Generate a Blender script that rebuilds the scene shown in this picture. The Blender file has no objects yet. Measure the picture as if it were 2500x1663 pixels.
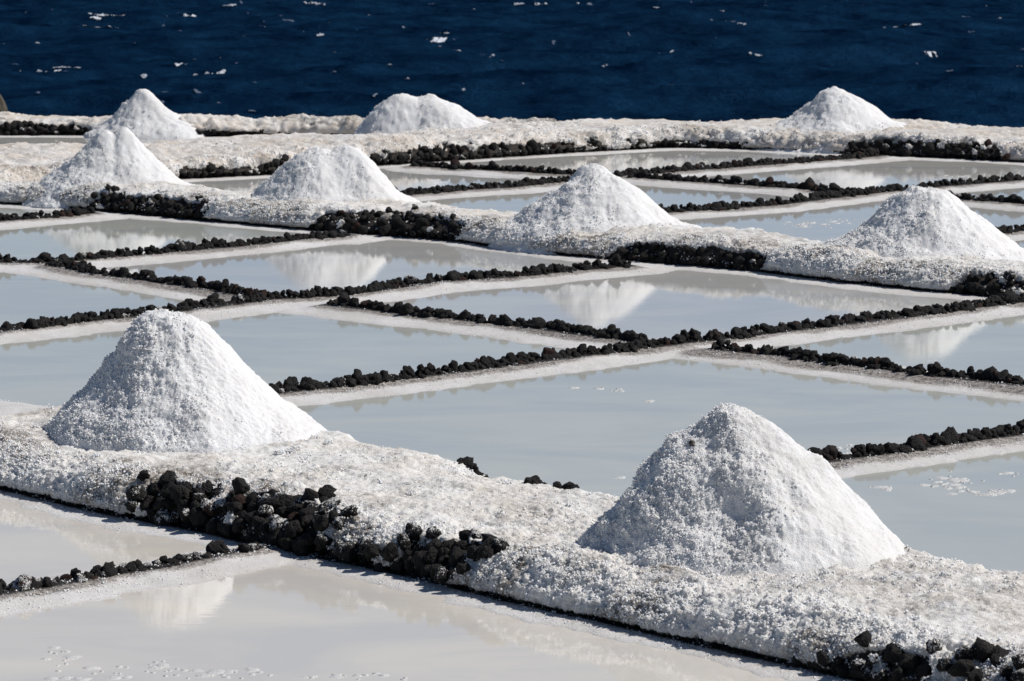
import bpy, bmesh, math, random
import numpy as np

random.seed(7)
rng = np.random.RandomState(7)
sc = bpy.context.scene

# ------------------------------------------------------------------ camera, sky, sun, exposure
CAM_H = 4.6                      # metres above the pan floor
F_PX = 9154.0                    # focal length in pixels of a 2500 px wide photograph
PITCH = math.atan((831.5 + 318.0) / F_PX)
cam_data = bpy.data.cameras.new('camera')
cam = bpy.data.objects.new('camera', cam_data)
sc.collection.objects.link(cam)
cam.location = (0, 0, CAM_H)
cam.rotation_euler = (math.pi / 2 - PITCH, 0, 0)
cam_data.sensor_width = 36.0
cam_data.lens = 36.0 * F_PX / 2500.0
cam_data.clip_start = 0.5
cam_data.clip_end = 40000
cam_data.dof.use_dof = True
cam_data.dof.focus_distance = 30.0
cam_data.dof.aperture_fstop = 9.0
sc.camera = cam

SUN_EL = math.radians(49)
SUN_AZ = math.radians(86)        # clockwise from +Y (away from the camera) towards +X
world = bpy.data.worlds.new('World')
sc.world = world
world.use_nodes = True
wt = world.node_tree
sky = wt.nodes.new('ShaderNodeTexSky')
sky.sky_type = 'NISHITA'
sky.sun_disc = False
sky.sun_elevation = SUN_EL
sky.sun_rotation = SUN_AZ
sky.altitude = 0
sky.air_density = 0.6
sky.dust_density = 0.0
sky.ozone_density = 1.5
bg = wt.nodes['Background']
bg.inputs['Strength'].default_value = 0.06
wt.links.new(sky.outputs['Color'], bg.inputs['Color'])
sun_data = bpy.data.lights.new('sun', 'SUN')
sun = bpy.data.objects.new('sun', sun_data)
sc.collection.objects.link(sun)
sun_data.energy = 3.6
sun_data.angle = math.radians(0.53)
sun_data.color = (1.0, 0.955, 0.90)
sun.rotation_euler = (math.pi / 2 - SUN_EL, 0, math.pi - SUN_AZ)
sc.view_settings.view_transform = 'Standard'
sc.view_settings.look = 'None'
sc.view_settings.gamma = 1
sc.view_settings.exposure = 0.2
sc.view_settings.use_curve_mapping = False

# ------------------------------------------------------------------ survey: photograph point -> place on the ground
CP, SP = math.cos(PITCH), math.sin(PITCH)


def P(x, y, z=0.0):
    """The world point at height z that the surveyed image point (2500 px wide) stands for."""
    u, v = (x - 1250.0) / F_PX, -(y - 831.5) / F_PX
    dx, dy, dz = u, CP + v * SP, -SP + v * CP
    t = (z - CAM_H) / dz
    return np.array((dx * t, dy * t, z))


def proj(co):
    x, y, z = co[..., 0], co[..., 1], co[..., 2] - CAM_H
    d = y * CP - z * SP
    u = y * SP + z * CP
    return 1250.0 + F_PX * x / d, 831.5 - F_PX * u / d


def pts(lst, z=0.0):
    return np.array([P(a, b, z)[:2] for a, b in lst])


# ------------------------------------------------------------------ numpy noise
def _h(ix, iy, iz, seed):
    h = (ix.astype(np.int64) * 374761393 + iy.astype(np.int64) * 668265263 + iz.astype(np.int64) * 2147483647 + seed * 974634777) & 0xFFFFFFFF
    h = ((h ^ (h >> 13)) * 1274126177) & 0xFFFFFFFF
    h = ((h ^ (h >> 15)) * 2246822519) & 0xFFFFFFFF
    return ((h ^ (h >> 16)) & 0xFFFFFF) / float(0xFFFFFF)


def vnoise(x, y, z=None, seed=0):
    if z is None:
        z = np.zeros_like(x)
    ix, iy, iz = np.floor(x), np.floor(y), np.floor(z)
    fx, fy, fz = x - ix, y - iy, z - iz
    ix, iy, iz = ix.astype(np.int64), iy.astype(np.int64), iz.astype(np.int64)
    fx, fy, fz = [f * f * f * (f * (f * 6 - 15) + 10) for f in (fx, fy, fz)]
    flat = not np.any(fz)
    r = 0
    for dz in ((0,) if flat else (0, 1)):
        wz = 1 if flat else (fz if dz else 1 - fz)
        for dy in (0, 1):
            wy = fy if dy else 1 - fy
            for dx in (0, 1):
                wx = fx if dx else 1 - fx
                r = r + _h(ix + dx, iy + dy, iz + dz, seed) * wx * wy * wz
    return r * 2 - 1


def fbm(x, y, z=None, seed=0, octaves=4, gain=0.5):
    a, r, s = 1.0, 0, 0.0
    for o in range(octaves):
        c, n = math.cos(o * 1.3), math.sin(o * 1.3)
        xx, yy = (x * c - y * n) * 2 ** o, (x * n + y * c) * 2 ** o
        r = r + a * vnoise(xx + 17.3 * o, yy - 9.1 * o, None if z is None else z * 2 ** o + 3.7 * o, seed + o)
        s += a
        a *= gain
    return r / s


def cells(x, y, z, seed=0):
    """rounded bumps, 1 at a cell's centre and 0 between cells (cauliflower crust)"""
    ix, iy, iz = [np.floor(a).astype(np.int64) for a in (x, y, z)]
    best = np.full(x.shape, 9.0)
    for dx in (-1, 0, 1):
        for dy in (-1, 0, 1):
            for dz in (-1, 0, 1):
                cx, cy, cz = ix + dx, iy + dy, iz + dz
                px = cx + 0.15 + 0.7 * _h(cx, cy, cz, seed)
                py = cy + 0.15 + 0.7 * _h(cx, cy, cz, seed + 11)
                pz = cz + 0.15 + 0.7 * _h(cx, cy, cz, seed + 23)
                rr = 0.75 + 0.5 * _h(cx, cy, cz, seed + 31)
                best = np.minimum(best, ((x - px) ** 2 + (y - py) ** 2 + (z - pz) ** 2) / rr ** 2)
    return np.clip(1 - 2.4 * best, 0, 1) ** 0.8


def smooth01(t):
    t = np.clip(t, 0, 1)
    return t * t * (3 - 2 * t)


def smax(a, b, k):
    return 0.5 * (a + b + np.sqrt((a - b) ** 2 + k * k))


# ------------------------------------------------------------------ mesh helpers
def tag(o, label=None, cat=None, group=None, kind=None):
    for k, v in (('label', label), ('category', cat), ('group', group), ('kind', kind)):
        if v is not None:
            o[k] = v
    return o


def link(name, me, mat=None, parent=None):
    o = bpy.data.objects.new(name, me)
    sc.collection.objects.link(o)
    if mat is not None and not me.materials:
        me.materials.append(mat)
    if parent is not None:
        o.parent = parent
    return o


def empty(name, loc):
    o = bpy.data.objects.new(name, None)
    sc.collection.objects.link(o)
    o.location = loc
    o.empty_display_size = 0.2
    return o


def mesh_from(name, co, quads, attrs=None, smooth=True):
    """co (n,3), quads (m,4 or 3)"""
    used = np.zeros(len(co), bool)
    used[quads.ravel()] = True
    remap = np.cumsum(used) - 1
    co = co[used]
    quads = remap[quads]
    me = bpy.data.meshes.new(name)
    k = quads.shape[1]
    me.vertices.add(len(co))
    me.vertices.foreach_set('co', co.astype(np.float32).ravel())
    me.loops.add(quads.size)
    me.loops.foreach_set('vertex_index', quads.ravel().astype(np.int32))
    me.polygons.add(len(quads))
    me.polygons.foreach_set('loop_start', np.arange(0, quads.size, k, dtype=np.int32))
    me.polygons.foreach_set('loop_total', np.full(len(quads), k, dtype=np.int32))
    me.polygons.foreach_set('use_smooth', np.full(len(quads), smooth, dtype=bool))
    me.update(calc_edges=True)
    for n, v in (attrs or {}).items():
        a = me.attributes.new(n, 'FLOAT', 'POINT')
        a.data.foreach_set('value', v.ravel()[used].astype(np.float32))
    me.validate()
    return me


def grid_quads(n, m, flip=False):
    i = np.arange(n * m).reshape(n, m)
    q = np.stack([i[:-1, :-1], i[1:, :-1], i[1:, 1:], i[:-1, 1:]], -1).reshape(-1, 4)
    return q[:, ::-1] if flip else q


def grid_normals(co):
    du = np.gradient(co, axis=0)
    dv = np.gradient(co, axis=1)
    n = np.cross(du, dv)
    n /= np.maximum(np.linalg.norm(n, axis=-1, keepdims=True), 1e-9)
    s = np.sign(n[..., 2].mean())
    return n * (s if s else 1)


# ------------------------------------------------------------------ materials
def new_mat(name):
    m = bpy.data.materials.new(name)
    m.use_nodes = True
    nt = m.node_tree
    return m, nt, nt.nodes['Principled BSDF']


def nd(nt, kind, **kw):
    n = nt.nodes.new(kind)
    for k, v in kw.items():
        if k.startswith('_'):
            setattr(n, k[1:], v)
        else:
            n.inputs[k].default_value = v
    return n


def noise_node(nt, vec, scale, detail=4, rough=0.55):
    n = nd(nt, 'ShaderNodeTexNoise', Scale=scale, Detail=detail, Roughness=rough)
    nt.links.new(vec, n.inputs['Vector'])
    return n.outputs['Fac']


def ramp(nt, fac, stops):
    r = nt.nodes.new('ShaderNodeValToRGB')
    els = r.color_ramp.elements
    while len(els) > 1:
        els.remove(els[-1])
    els[0].position, els[0].color = stops[0][0], (*stops[0][1], 1)
    for p, c in stops[1:]:
        e = els.new(p)
        e.color = (*c, 1)
    nt.links.new(fac, r.inputs['Fac'])
    return r.outputs['Color']


def rampf(nt, fac, a, b):
    r = nd(nt, 'ShaderNodeMapRange')
    r.inputs['From Min'].default_value = a
    r.inputs['From Max'].default_value = b
    nt.links.new(fac, r.inputs['Value'])
    return r.outputs['Result']


def mix(nt, fac, a, b):
    m = nt.nodes.new('ShaderNodeMix')
    m.data_type = 'RGBA'
    for s, v in ((0, fac), (6, a), (7, b)):
        if isinstance(v, (int, float)):
            m.inputs[s].default_value = v
        elif isinstance(v, tuple):
            m.inputs[s].default_value = (*v, 1)
        else:
            nt.links.new(v, m.inputs[s])
    return m.outputs[2]


def math_n(nt, op, a, b=None):
    m = nt.nodes.new('ShaderNodeMath')
    m.operation = op
    for s, v in ((0, a), (1, b)):
        if v is None:
            continue
        if isinstance(v, (int, float)):
            m.inputs[s].default_value = v
        else:
            nt.links.new(v, m.inputs[s])
    return m.outputs[0]


def attr(nt, name):
    a = nt.nodes.new('ShaderNodeAttribute')
    a.attribute_name = name
    return a.outputs['Fac']


def wpos(nt):
    return nt.nodes.new('ShaderNodeNewGeometry').outputs['Position']


def bump(nt, height, bsdf, dist, strength=1.0):
    b = nd(nt, 'ShaderNodeBump', Strength=strength, Distance=dist)
    nt.links.new(height, b.inputs['Height'])
    nt.links.new(b.outputs['Normal'], bsdf.inputs['Normal'])
    return b


def salt_material(name, white, cream, grain=1.0):
    m, nt, b = new_mat(name)
    p = wpos(nt)
    big = noise_node(nt, p, 1.6, 5, 0.6)
    mid = noise_node(nt, p, 9, 5, 0.65)
    fine = noise_node(nt, p, 60 * grain, 3, 0.7)
    col = mix(nt, math_n(nt, 'MULTIPLY', rampf(nt, math_n(nt, 'ADD', big, math_n(nt, 'MULTIPLY', mid, 0.5)), 0.62, 0.95), attr(nt, 'cream')), white, cream)
    dirtn = rampf(nt, math_n(nt, 'ADD', math_n(nt, 'MULTIPLY', fine, 0.8), mid), 0.72, 1.02)
    dirt = math_n(nt, 'MULTIPLY', attr(nt, 'dirt'), dirtn)
    col = mix(nt, dirt, col, (0.16, 0.135, 0.11))
    mud_shade = rampf(nt, math_n(nt, 'ADD', attr(nt, 'mud_shade'), math_n(nt, 'MULTIPLY', math_n(nt, 'SUBTRACT', fine, 0.5), 1.1)), 0.42, 0.6)
    col = mix(nt, mud_shade, col, (0.032, 0.027, 0.023))  # dark mud, the brown lump, and painted overhang shade at bank feet
    nt.links.new(col, b.inputs['Base Color'])
    b.inputs['Roughness'].default_value = 0.75
    b.inputs['Specular IOR Level'].default_value = 0.25
    b.subsurface_method = 'RANDOM_WALK'
    b.inputs['Subsurface Weight'].default_value = 0.5
    b.inputs['Subsurface Radius'].default_value = (1.0, 0.9, 0.8)
    b.inputs['Subsurface Scale'].default_value = 0.018
    v = nd(nt, 'ShaderNodeTexVoronoi', Scale=95.0 * grain)
    nt.links.new(p, v.inputs['Vector'])
    h = math_n(nt, 'ADD', math_n(nt, 'MULTIPLY', v.outputs['Distance'], -0.8), noise_node(nt, p, 190 * grain, 3, 0.6))
    bump(nt, h, b, 0.006 / grain, 0.8)
    return m


def grain_material():
    m, nt, b = new_mat('salt_crystal')
    b.inputs['Base Color'].default_value = (0.86, 0.85, 0.835, 1)
    b.inputs['Roughness'].default_value = 0.5
    b.inputs['Specular IOR Level'].default_value = 0.3
    b.subsurface_method = 'RANDOM_WALK'
    b.inputs['Subsurface Weight'].default_value = 1.0
    b.inputs['Subsurface Radius'].default_value = (1.0, 0.9, 0.8)
    b.inputs['Subsurface Scale'].default_value = 0.012
    return m


MAT_GRAIN = grain_material()
MAT_SALT = salt_material('heaped_salt', (0.80, 0.80, 0.80), (0.68, 0.65, 0.60))
MAT_BANK = salt_material('bank_salt', (0.80, 0.795, 0.78), (0.68, 0.63, 0.56))
MAT_BANK_FAR = salt_material('far_bank_salt', (0.76, 0.745, 0.72), (0.62, 0.51, 0.40), 0.5)


def stone_material(name, salty):
    m, nt, b = new_mat(name)
    tc = nt.nodes.new('ShaderNodeTexCoord')
    p = wpos(nt)
    oi = nt.nodes.new('ShaderNodeObjectInfo')
    n1 = noise_node(nt, p, 30, 5, 0.65)
    n2 = noise_node(nt, p, 120, 3, 0.6)
    col = ramp(nt, n1, [(0.3, (0.006, 0.006, 0.006)), (0.55, (0.014, 0.0125, 0.0115)), (0.75, (0.040, 0.033, 0.028))])
    red = mix(nt, rampf(nt, oi.outputs['Random'], 0.93, 0.96), col, (0.030, 0.014, 0.010))
    col = red
    if salty:
        g = nt.nodes.new('ShaderNodeNewGeometry')
        sep = nt.nodes.new('ShaderNodeSeparateXYZ')
        nt.links.new(g.outputs['Normal'], sep.inputs[0])
        s = math_n(nt, 'ADD', math_n(nt, 'ADD', n1, math_n(nt, 'MULTIPLY', n2, 0.6)), math_n(nt, 'MULTIPLY', sep.outputs[2], 0.16))
        s = rampf(nt, math_n(nt, 'ADD', s, math_n(nt, 'MULTIPLY', oi.outputs['Random'], 0.12)), 1.0, 1.05)
        col = mix(nt, s, col, (0.66, 0.65, 0.63))
    nt.links.new(col, b.inputs['Base Color'])
    b.inputs['Roughness'].default_value = 0.85
    b.inputs['Specular IOR Level'].default_value = 0.3
    v = nd(nt, 'ShaderNodeTexVoronoi', Scale=70.0)
    nt.links.new(p, v.inputs['Vector'])
    bump(nt, math_n(nt, 'ADD', v.outputs['Distance'], n2), b, 0.012, 0.9)
    return m


MAT_STONE = stone_material('black_lava_stone', False)
MAT_STONE_SALTY = stone_material('salt_crusted_lava_stone', True)


def ground_material():
    m, nt, b = new_mat('salt_crust_ground')
    p = wpos(nt)
    big = noise_node(nt, p, 1.1, 4, 0.6)
    mid = noise_node(nt, p, 20, 6, 0.75)
    fine = noise_node(nt, p, 55, 4, 0.8)
    col = mix(nt, rampf(nt, math_n(nt, 'ADD', big, math_n(nt, 'MULTIPLY', mid, 0.4)), 0.5, 0.95), (0.74, 0.73, 0.72), (0.58, 0.555, 0.52))
    # speckled mud skirt beside the stone walls, and shade painted at the bank fronts
    mudm = rampf(nt, math_n(nt, 'ADD', attr(nt, 'mud_shade'), math_n(nt, 'MULTIPLY', math_n(nt, 'SUBTRACT', math_n(nt, 'ADD', fine, math_n(nt, 'MULTIPLY', mid, 0.6)), 0.8), 3.2)), 0.35, 0.65)
    mudc = mix(nt, rampf(nt, mid, 0.42, 0.56), (0.09, 0.075, 0.064), (0.40, 0.37, 0.34))
    col = mix(nt, mudm, col, mudc)
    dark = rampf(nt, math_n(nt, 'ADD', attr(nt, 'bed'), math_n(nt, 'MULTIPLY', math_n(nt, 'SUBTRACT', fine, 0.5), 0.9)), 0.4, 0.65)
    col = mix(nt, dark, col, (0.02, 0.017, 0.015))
    wet = attr(nt, 'wet')
    col = mix(nt, math_n(nt, 'MULTIPLY', wet, 0.55), col, (0.50, 0.49, 0.46))
    nt.links.new(col, b.inputs['Base Color'])
    nt.links.new(rampf(nt, wet, 0, 1), b.inputs['Roughness'])
    r = nd(nt, 'ShaderNodeMapRange')
    r.inputs['To Min'].default_value = 0.7
    r.inputs['To Max'].default_value = 0.3
    nt.links.new(wet, r.inputs['Value'])
    nt.links.new(r.outputs['Result'], b.inputs['Roughness'])
    b.inputs['Specular IOR Level'].default_value = 0.35
    bump(nt, math_n(nt, 'ADD', fine, mid), b, 0.012, 0.7)
    return m


MAT_GROUND = ground_material()


def water_material():
    m, nt, b = new_mat('milky_brine')
    p = wpos(nt)
    d = attr(nt, 'depth')
    mp = nd(nt, 'ShaderNodeMapping')
    mp.inputs['Scale'].default_value = (0.45, 0.8, 1)
    nt.links.new(p, mp.inputs['Vector'])
    w = nd(nt, 'ShaderNodeTexNoise', Scale=1.0, Detail=4, Roughness=0.55, Distortion=0.8)
    nt.links.new(mp.outputs[0], w.inputs['Vector'])
    tone = rampf(nt, w.outputs['Fac'], 0.38, 0.66)
    body = mix(nt, tone, (0.525, 0.53, 0.52), (0.62, 0.61, 0.56))
    shallow = mix(nt, rampf(nt, noise_node(nt, p, 6, 4, 0.6), 0.3, 0.7), (0.66, 0.65, 0.62), (0.57, 0.55, 0.52))
    dd = math_n(nt, 'ADD', d, math_n(nt, 'MULTIPLY', math_n(nt, 'SUBTRACT', noise_node(nt, p, 3, 5, 0.6), 0.5), 0.012))
    body = mix(nt, rampf(nt, dd, 0.001, 0.025), shallow, body)
    oi = nt.nodes.new('ShaderNodeObjectInfo')
    mm = nt.nodes.new('ShaderNodeMix')
    mm.data_type = 'RGBA'
    mm.blend_type = 'MULTIPLY'
    mm.inputs[0].default_value = 1.0
    nt.links.new(body, mm.inputs[6])
    nt.links.new(oi.outputs['Color'], mm.inputs[7])
    nt.links.new(mm.outputs[2], b.inputs['Base Color'])
    b.inputs['IOR'].default_value = 1.35
    rr = nd(nt, 'ShaderNodeMapRange')
    rr.inputs['From Min'].default_value = -0.002
    rr.inputs['From Max'].default_value = 0.006
    rr.inputs['To Min'].default_value = 0.16
    rr.inputs['To Max'].default_value = 0.008
    nt.links.new(dd, rr.inputs['Value'])
    nt.links.new(rr.outputs['Result'], b.inputs['Roughness'])
    mp2 = nd(nt, 'ShaderNodeMapping')
    mp2.inputs['Scale'].default_value = (0.3, 2.0, 1)
    nt.links.new(p, mp2.inputs['Vector'])
    rip = nd(nt, 'ShaderNodeTexNoise', Scale=9.0, Detail=3, Roughness=0.5)
    nt.links.new(mp2.outputs[0], rip.inputs['Vector'])
    bump(nt, rip.outputs['Fac'], b, 0.00045, 1.0)
    return m


MAT_WATER = water_material()


def sea_material():
    m, nt, b = new_mat('deep_blue_sea')
    p = wpos(nt)
    mp0 = nd(nt, 'ShaderNodeMapping')
    mp0.inputs['Scale'].default_value = (0.9, 0.5, 1)
    nt.links.new(p, mp0.inputs['Vector'])
    n = noise_node(nt, mp0.outputs[0], 0.35, 6, 0.65)
    col = mix(nt, rampf(nt, n, 0.32, 0.68), (0.0005, 0.0045, 0.0150), (0.0042, 0.0230, 0.056))
    dif = nd(nt, 'ShaderNodeBsdfDiffuse')
    nt.links.new(col, dif.inputs['Color'])
    gl = nd(nt, 'ShaderNodeBsdfGlossy', Roughness=0.25)
    gl.inputs['Color'].default_value = (0.12, 0.42, 1.0, 1)
    ms = nt.nodes.new('ShaderNodeMixShader')
    ms.inputs[0].default_value = 0.012
    nt.links.new(dif.outputs[0], ms.inputs[1])
    nt.links.new(gl.outputs[0], ms.inputs[2])
    nt.links.new(ms.outputs[0], nt.nodes['Material Output'].inputs['Surface'])
    mp = nd(nt, 'ShaderNodeMapping')
    mp.inputs['Scale'].default_value = (0.6, 1.0, 1)
    nt.links.new(p, mp.inputs['Vector'])
    w = nd(nt, 'ShaderNodeTexNoise', Scale=2.2, Detail=5, Roughness=0.65)
    nt.links.new(mp.outputs[0], w.inputs['Vector'])
    bp = bump(nt, w.outputs['Fac'], dif, 0.35, 0.9)
    nt.links.new(bp.outputs['Normal'], gl.inputs['Normal'])
    nt.nodes.remove(b)
    return m


MAT_SEA = sea_material()
m_, nt_, b_ = new_mat('sea_foam')
nt_.links.new(mix(nt_, attr(nt_, 'bright'), (0.012, 0.04, 0.10), (0.62, 0.66, 0.72)), b_.inputs['Base Color'])
b_.inputs['Roughness'].default_value = 0.7
bump(nt_, noise_node(nt_, wpos(nt_), 6, 4), b_, 0.1)
MAT_FOAM = m_
m_, nt_, b_ = new_mat('floating_salt')
b_.inputs['Base Color'].default_value = (0.62, 0.62, 0.61, 1)
b_.inputs['Roughness'].default_value = 0.6
bump(nt_, noise_node(nt_, wpos(nt_), 90, 4), b_, 0.008)
MAT_FLAKE = m_
m_, nt_, b_ = new_mat('brown_coast_rock')
nt_.links.new(ramp(nt_, noise_node(nt_, wpos(nt_), 3, 5), [(0.3, (0.03, 0.027, 0.022)), (0.7, (0.10, 0.085, 0.06))]), b_.inputs['Base Color'])
b_.inputs['Roughness'].default_value = 0.9
bump(nt_, noise_node(nt_, wpos(nt_), 8, 5), b_, 0.1)
MAT_ROCK = m_

# ------------------------------------------------------------------ curves
def resample(poly, step, smooth_m=0.5):
    seg = np.linalg.norm(np.diff(poly, axis=0), axis=1)
    s = np.concatenate([[0], np.cumsum(seg)])
    n = max(3, int(s[-1] / step) + 1)
    t = np.linspace(0, s[-1], n)
    c = np.stack([np.interp(t, s, poly[:, 0]), np.interp(t, s, poly[:, 1])], 1)
    k = int(smooth_m / step / 2)
    if k > 0:
        pad = np.concatenate([2 * c[0] - c[1:k + 1][::-1], c, 2 * c[-1] - c[-k - 1:-1][::-1]])
        ker = np.ones(2 * k + 1) / (2 * k + 1)
        c = np.stack([np.convolve(pad[:, 0], ker, 'valid'), np.convolve(pad[:, 1], ker, 'valid')], 1)
    return c, t


def curve_dist(px, py, curve):
    """distance to a polyline, and signed side (positive = left of its direction)"""
    shape = px.shape
    px, py = px.ravel(), py.ravel()
    best = np.full(px.shape, 1e9)
    side = np.zeros(px.shape)
    along = np.zeros(px.shape)
    acc = 0.0
    for a, b in zip(curve[:-1], curve[1:]):
        d = b - a
        L = np.hypot(*d)
        t = np.clip(((px - a[0]) * d[0] + (py - a[1]) * d[1]) / (L * L + 1e-12), 0, 1)
        qx, qy = px - a[0] - t * d[0], py - a[1] - t * d[1]
        dd = np.hypot(qx, qy)
        m = dd < best
        best[m] = dd[m]
        side[m] = np.sign(d[0] * qy - d[1] * qx)[m]
        along[m] = (acc + t * L)[m]
        acc += L
    return best.reshape(shape), side.reshape(shape), along.reshape(shape)


# ------------------------------------------------------------------ the lie of the land: walls (centre lines) and banks
# each: key, image polyline of the wall's foot, rim width, spacing, rows, label
WALLS = [
    ('w1a', [(-60, 829), (0, 822), (143, 803), (361, 781), (440, 771), (583, 753), (640, 745)], 0.75, 1.0, 'stone row passing just behind the peak of the nearest left salt pile'),
    ('w1b', [(640, 744), (849, 729), (928, 720), (1061, 700), (1250, 687), (1409, 670), (1536, 660)], 0.7, 1.0, 'stone row whose free right end stops just short of the middle salt bank'),
    ('w2', [(-60, 655), (0, 652), (111, 652), (318, 635), (583, 612), (769, 591), (850, 585)], 0.7, 1.0, 'black stone row ending in the stone slope below the two-humped middle pile'),
    ('w3', [(125, 660), (239, 678), (398, 702), (557, 726), (630, 741)], 0.7, 1.1, 'short thick stone row slanting down from the left frame side to the T-junction'),
    ('w4', [(800, 757), (1008, 779), (1193, 800), (1250, 806), (1462, 835), (1570, 850)], 0.75, 1.1, 'stone row slanting down right across the middle of the ponds to the central junction'),
    ('w5a', [(668, 974), (705, 971), (901, 948), (1061, 929), (1250, 905), (1462, 877), (1595, 860)], 0.6, 1.0, 'stone row starting behind the right flank of the nearest left salt pile'),
    ('w5b', [(1595, 860), (1780, 837), (1992, 813), (2205, 787), (2417, 758), (2560, 740)], 0.6, 1.05, 'stone row rising from the central junction to the right frame edge below the middle bank'),
    ('w6', [(1743, 866), (1913, 882), (2072, 903), (2258, 928), (2560, 962)], 0.75, 1.1, 'stone row on a broad muddy skirt slanting down to the right frame edge'),
    ('w7', [(1900, 1158), (2014, 1142), (2151, 1124), (2311, 1098), (2560, 1066)], 0.4, 1.0, 'short stone row emerging from behind the nearest right salt pile towards the right'),
    ('w8', [(-60, 1478), (0, 1468), (159, 1442), (239, 1423), (371, 1405), (451, 1389), (557, 1366), (640, 1352)], 0.35, 0.85, 'crumbling low stone row in the lower left corner, crusted with salt'),
    ('w9', [(-60, 553), (0, 550), (122, 540), (201, 532), (228, 530)], 0.6, 1.0, 'short stone row at the left frame edge below the leftmost middle pile'),
    ('w10a', [(1008, 414), (1120, 420), (1250, 427), (1377, 434), (1480, 440)], 0.5, 0.9, 'thin far stone row slanting down to the ridge behind the pointed middle pile'),
    ('w10b', [(1540, 441), (1701, 453), (1939, 469), (2072, 481), (2110, 482)], 0.5, 0.9, 'thin far stone row slanting down right from behind the pointed middle pile'),
    ('w11a', [(940, 489), (1008, 483), (1167, 470), (1250, 466), (1377, 450), (1500, 440)], 0.5, 0.9, 'thin far stone row between the two-humped middle pile and the pointed one'),
    ('w11b', [(1500, 440), (1547, 434), (1780, 418), (1939, 405), (2067, 396), (2151, 388)], 0.5, 0.9, 'farthest thin stone row, rising right to the foot of the right skyline pile'),
    ('w12', [(1600, 530), (1642, 527), (1886, 511), (2019, 494), (2152, 478), (2311, 463), (2560, 443)], 0.6, 1.0, 'far stone row from the right foot of the pointed pile to the right frame edge'),
    ('w13', [(2240, 484), (2358, 495), (2560, 512)], 0.5, 0.9, 'short far stone row coming out from behind the right middle pile'),
    ('w14', [(2330, 592), (2459, 575), (2560, 566)], 0.5, 1.0, 'bit of stone row at the right edge beside the flank of the right middle pile'),
]
GAPS = [[(1570, 860), (1760, 866)], [(760, 740), (820, 758)], [(1536, 660), (1640, 652)], [(228, 530), (290, 524)], [(2151, 388), (2200, 384)],
        [(640, 1352), (700, 1345)], [(111, 652), (130, 662)], [(940, 489), (900, 494)], [(1008, 414), (940, 408)], [(1600, 530), (1560, 536)]]

BANKS = {
    'near': dict(h=0.30, front=[(-500, 1088), (0, 1197), (106, 1223), (265, 1262), (480, 1300), (690, 1350), (901, 1390), (1061, 1426), (1250, 1476), (1515, 1534), (1780, 1596), (2045, 1655), (2800, 1830)],
                 back=[(-300, 870), (0, 905), (100, 916), (200, 925), (500, 975), (795, 1030), (901, 1059), (992, 1085), (1119, 1108), (1250, 1152), (1409, 1189), (1510, 1207), (1800, 1260), (2205, 1315), (2310, 1322), (2385, 1338), (2450, 1368), (2600, 1385), (2800, 1420)]),
    'mid': dict(h=0.30, front=[(-300, 478), (0, 500), (159, 511), (477, 540), (742, 564), (1114, 593), (1250, 614), (1462, 635), (1833, 664), (2045, 692), (2311, 719), (2500, 735), (2800, 765)],
                back=[(-300, 420), (0, 437), (477, 452), (600, 463), (1013, 486), (1250, 511), (1655, 553), (1800, 556), (2015, 583), (2500, 628), (2800, 660)]),
    'third': dict(h=0.33, front=[(-300, 494), (0, 472), (435, 441), (690, 429), (905, 409), (1170, 391), (1400, 376), (1640, 363), (1800, 366), (2050, 378), (2300, 389), (2500, 399), (2800, 414)],
                  back=[(-300, 355), (0, 353), (200, 352), (345, 345), (450, 329), (610, 326), (742, 333), (900, 325), (1193, 303), (1250, 303), (1409, 291), (1674, 290), (1780, 295), (1913, 295), (2194, 292), (2500, 312), (2800, 325)]),
    'far': dict(h=0.30, front=[(-300, 330), (0, 333), (205, 333), (430, 338), (740, 333), (900, 335), (1150, 338), (1350, 340)],
                back=[(-300, 272), (0, 276), (265, 284), (480, 282), (530, 279), (657, 289), (870, 289), (1193, 303), (1350, 306)]),
}
for k, B in BANKS.items():
    step = {'near': 0.05, 'mid': 0.08, 'third': 0.12, 'far': 0.12}[k]
    c, t = resample(pts(B['front']), step, 0.6)
    B['curve'], B['t'] = c, t
    tan = np.gradient(c, axis=0)
    tan /= np.linalg.norm(tan, axis=1, keepdims=True)
    nrm = np.stack([-tan[:, 1], tan[:, 0]], 1)        # left of the direction = away from the camera
    for i_ in range(3):
        nrm = np.concatenate([nrm[:1], (nrm[:-2] + nrm[1:-1] + nrm[2:]) / 3, nrm[-1:]])
    nrm /= np.linalg.norm(nrm, axis=1, keepdims=True)
    B['nrm'] = nrm
    bp = pts(B['back'], B['h'])
    d, s, al = curve_dist(bp[:, 0], bp[:, 1], c)
    o = np.argsort(al)
    w = np.interp(t, al[o], (d * s)[o])
    kk = 7
    w = np.convolve(np.pad(w, kk, 'edge'), np.ones(2 * kk + 1) / (2 * kk + 1), 'valid')
    B['w'] = np.clip(w, 0.7, 4.5)

# profile of a bank: (fraction or metres across, height fraction)
PF = np.array([(0.13, -0.20), (0.115, 0.0), (0.10, 0.15), (-0.015, 0.22), (-0.025, 0.36), (0.03, 0.55), (0.10, 0.74), (0.24, 0.90), (0.48, 1.0)])


def bank_height(key, x, y):
    B = BANKS[key]
    d, s, al = curve_dist(x, y, B['curve'][::3])
    d = d * s
    w = np.interp(al, B['t'], B['w'])
    up = np.interp(d, [-0.01, 0.0, 0.03, 0.10, 0.24, 0.48], [-0.3, 0.3, 0.55, 0.74, 0.90, 1.0])
    dn = np.interp(w - d, [-0.35, -0.1, 0.15, 0.4], [0.0, 0.6, 0.9, 1.0])
    return B['h'] * np.where((al <= 0.01) | (al >= B['t'][-1] - 0.01), -1, np.minimum(up, dn))


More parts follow.
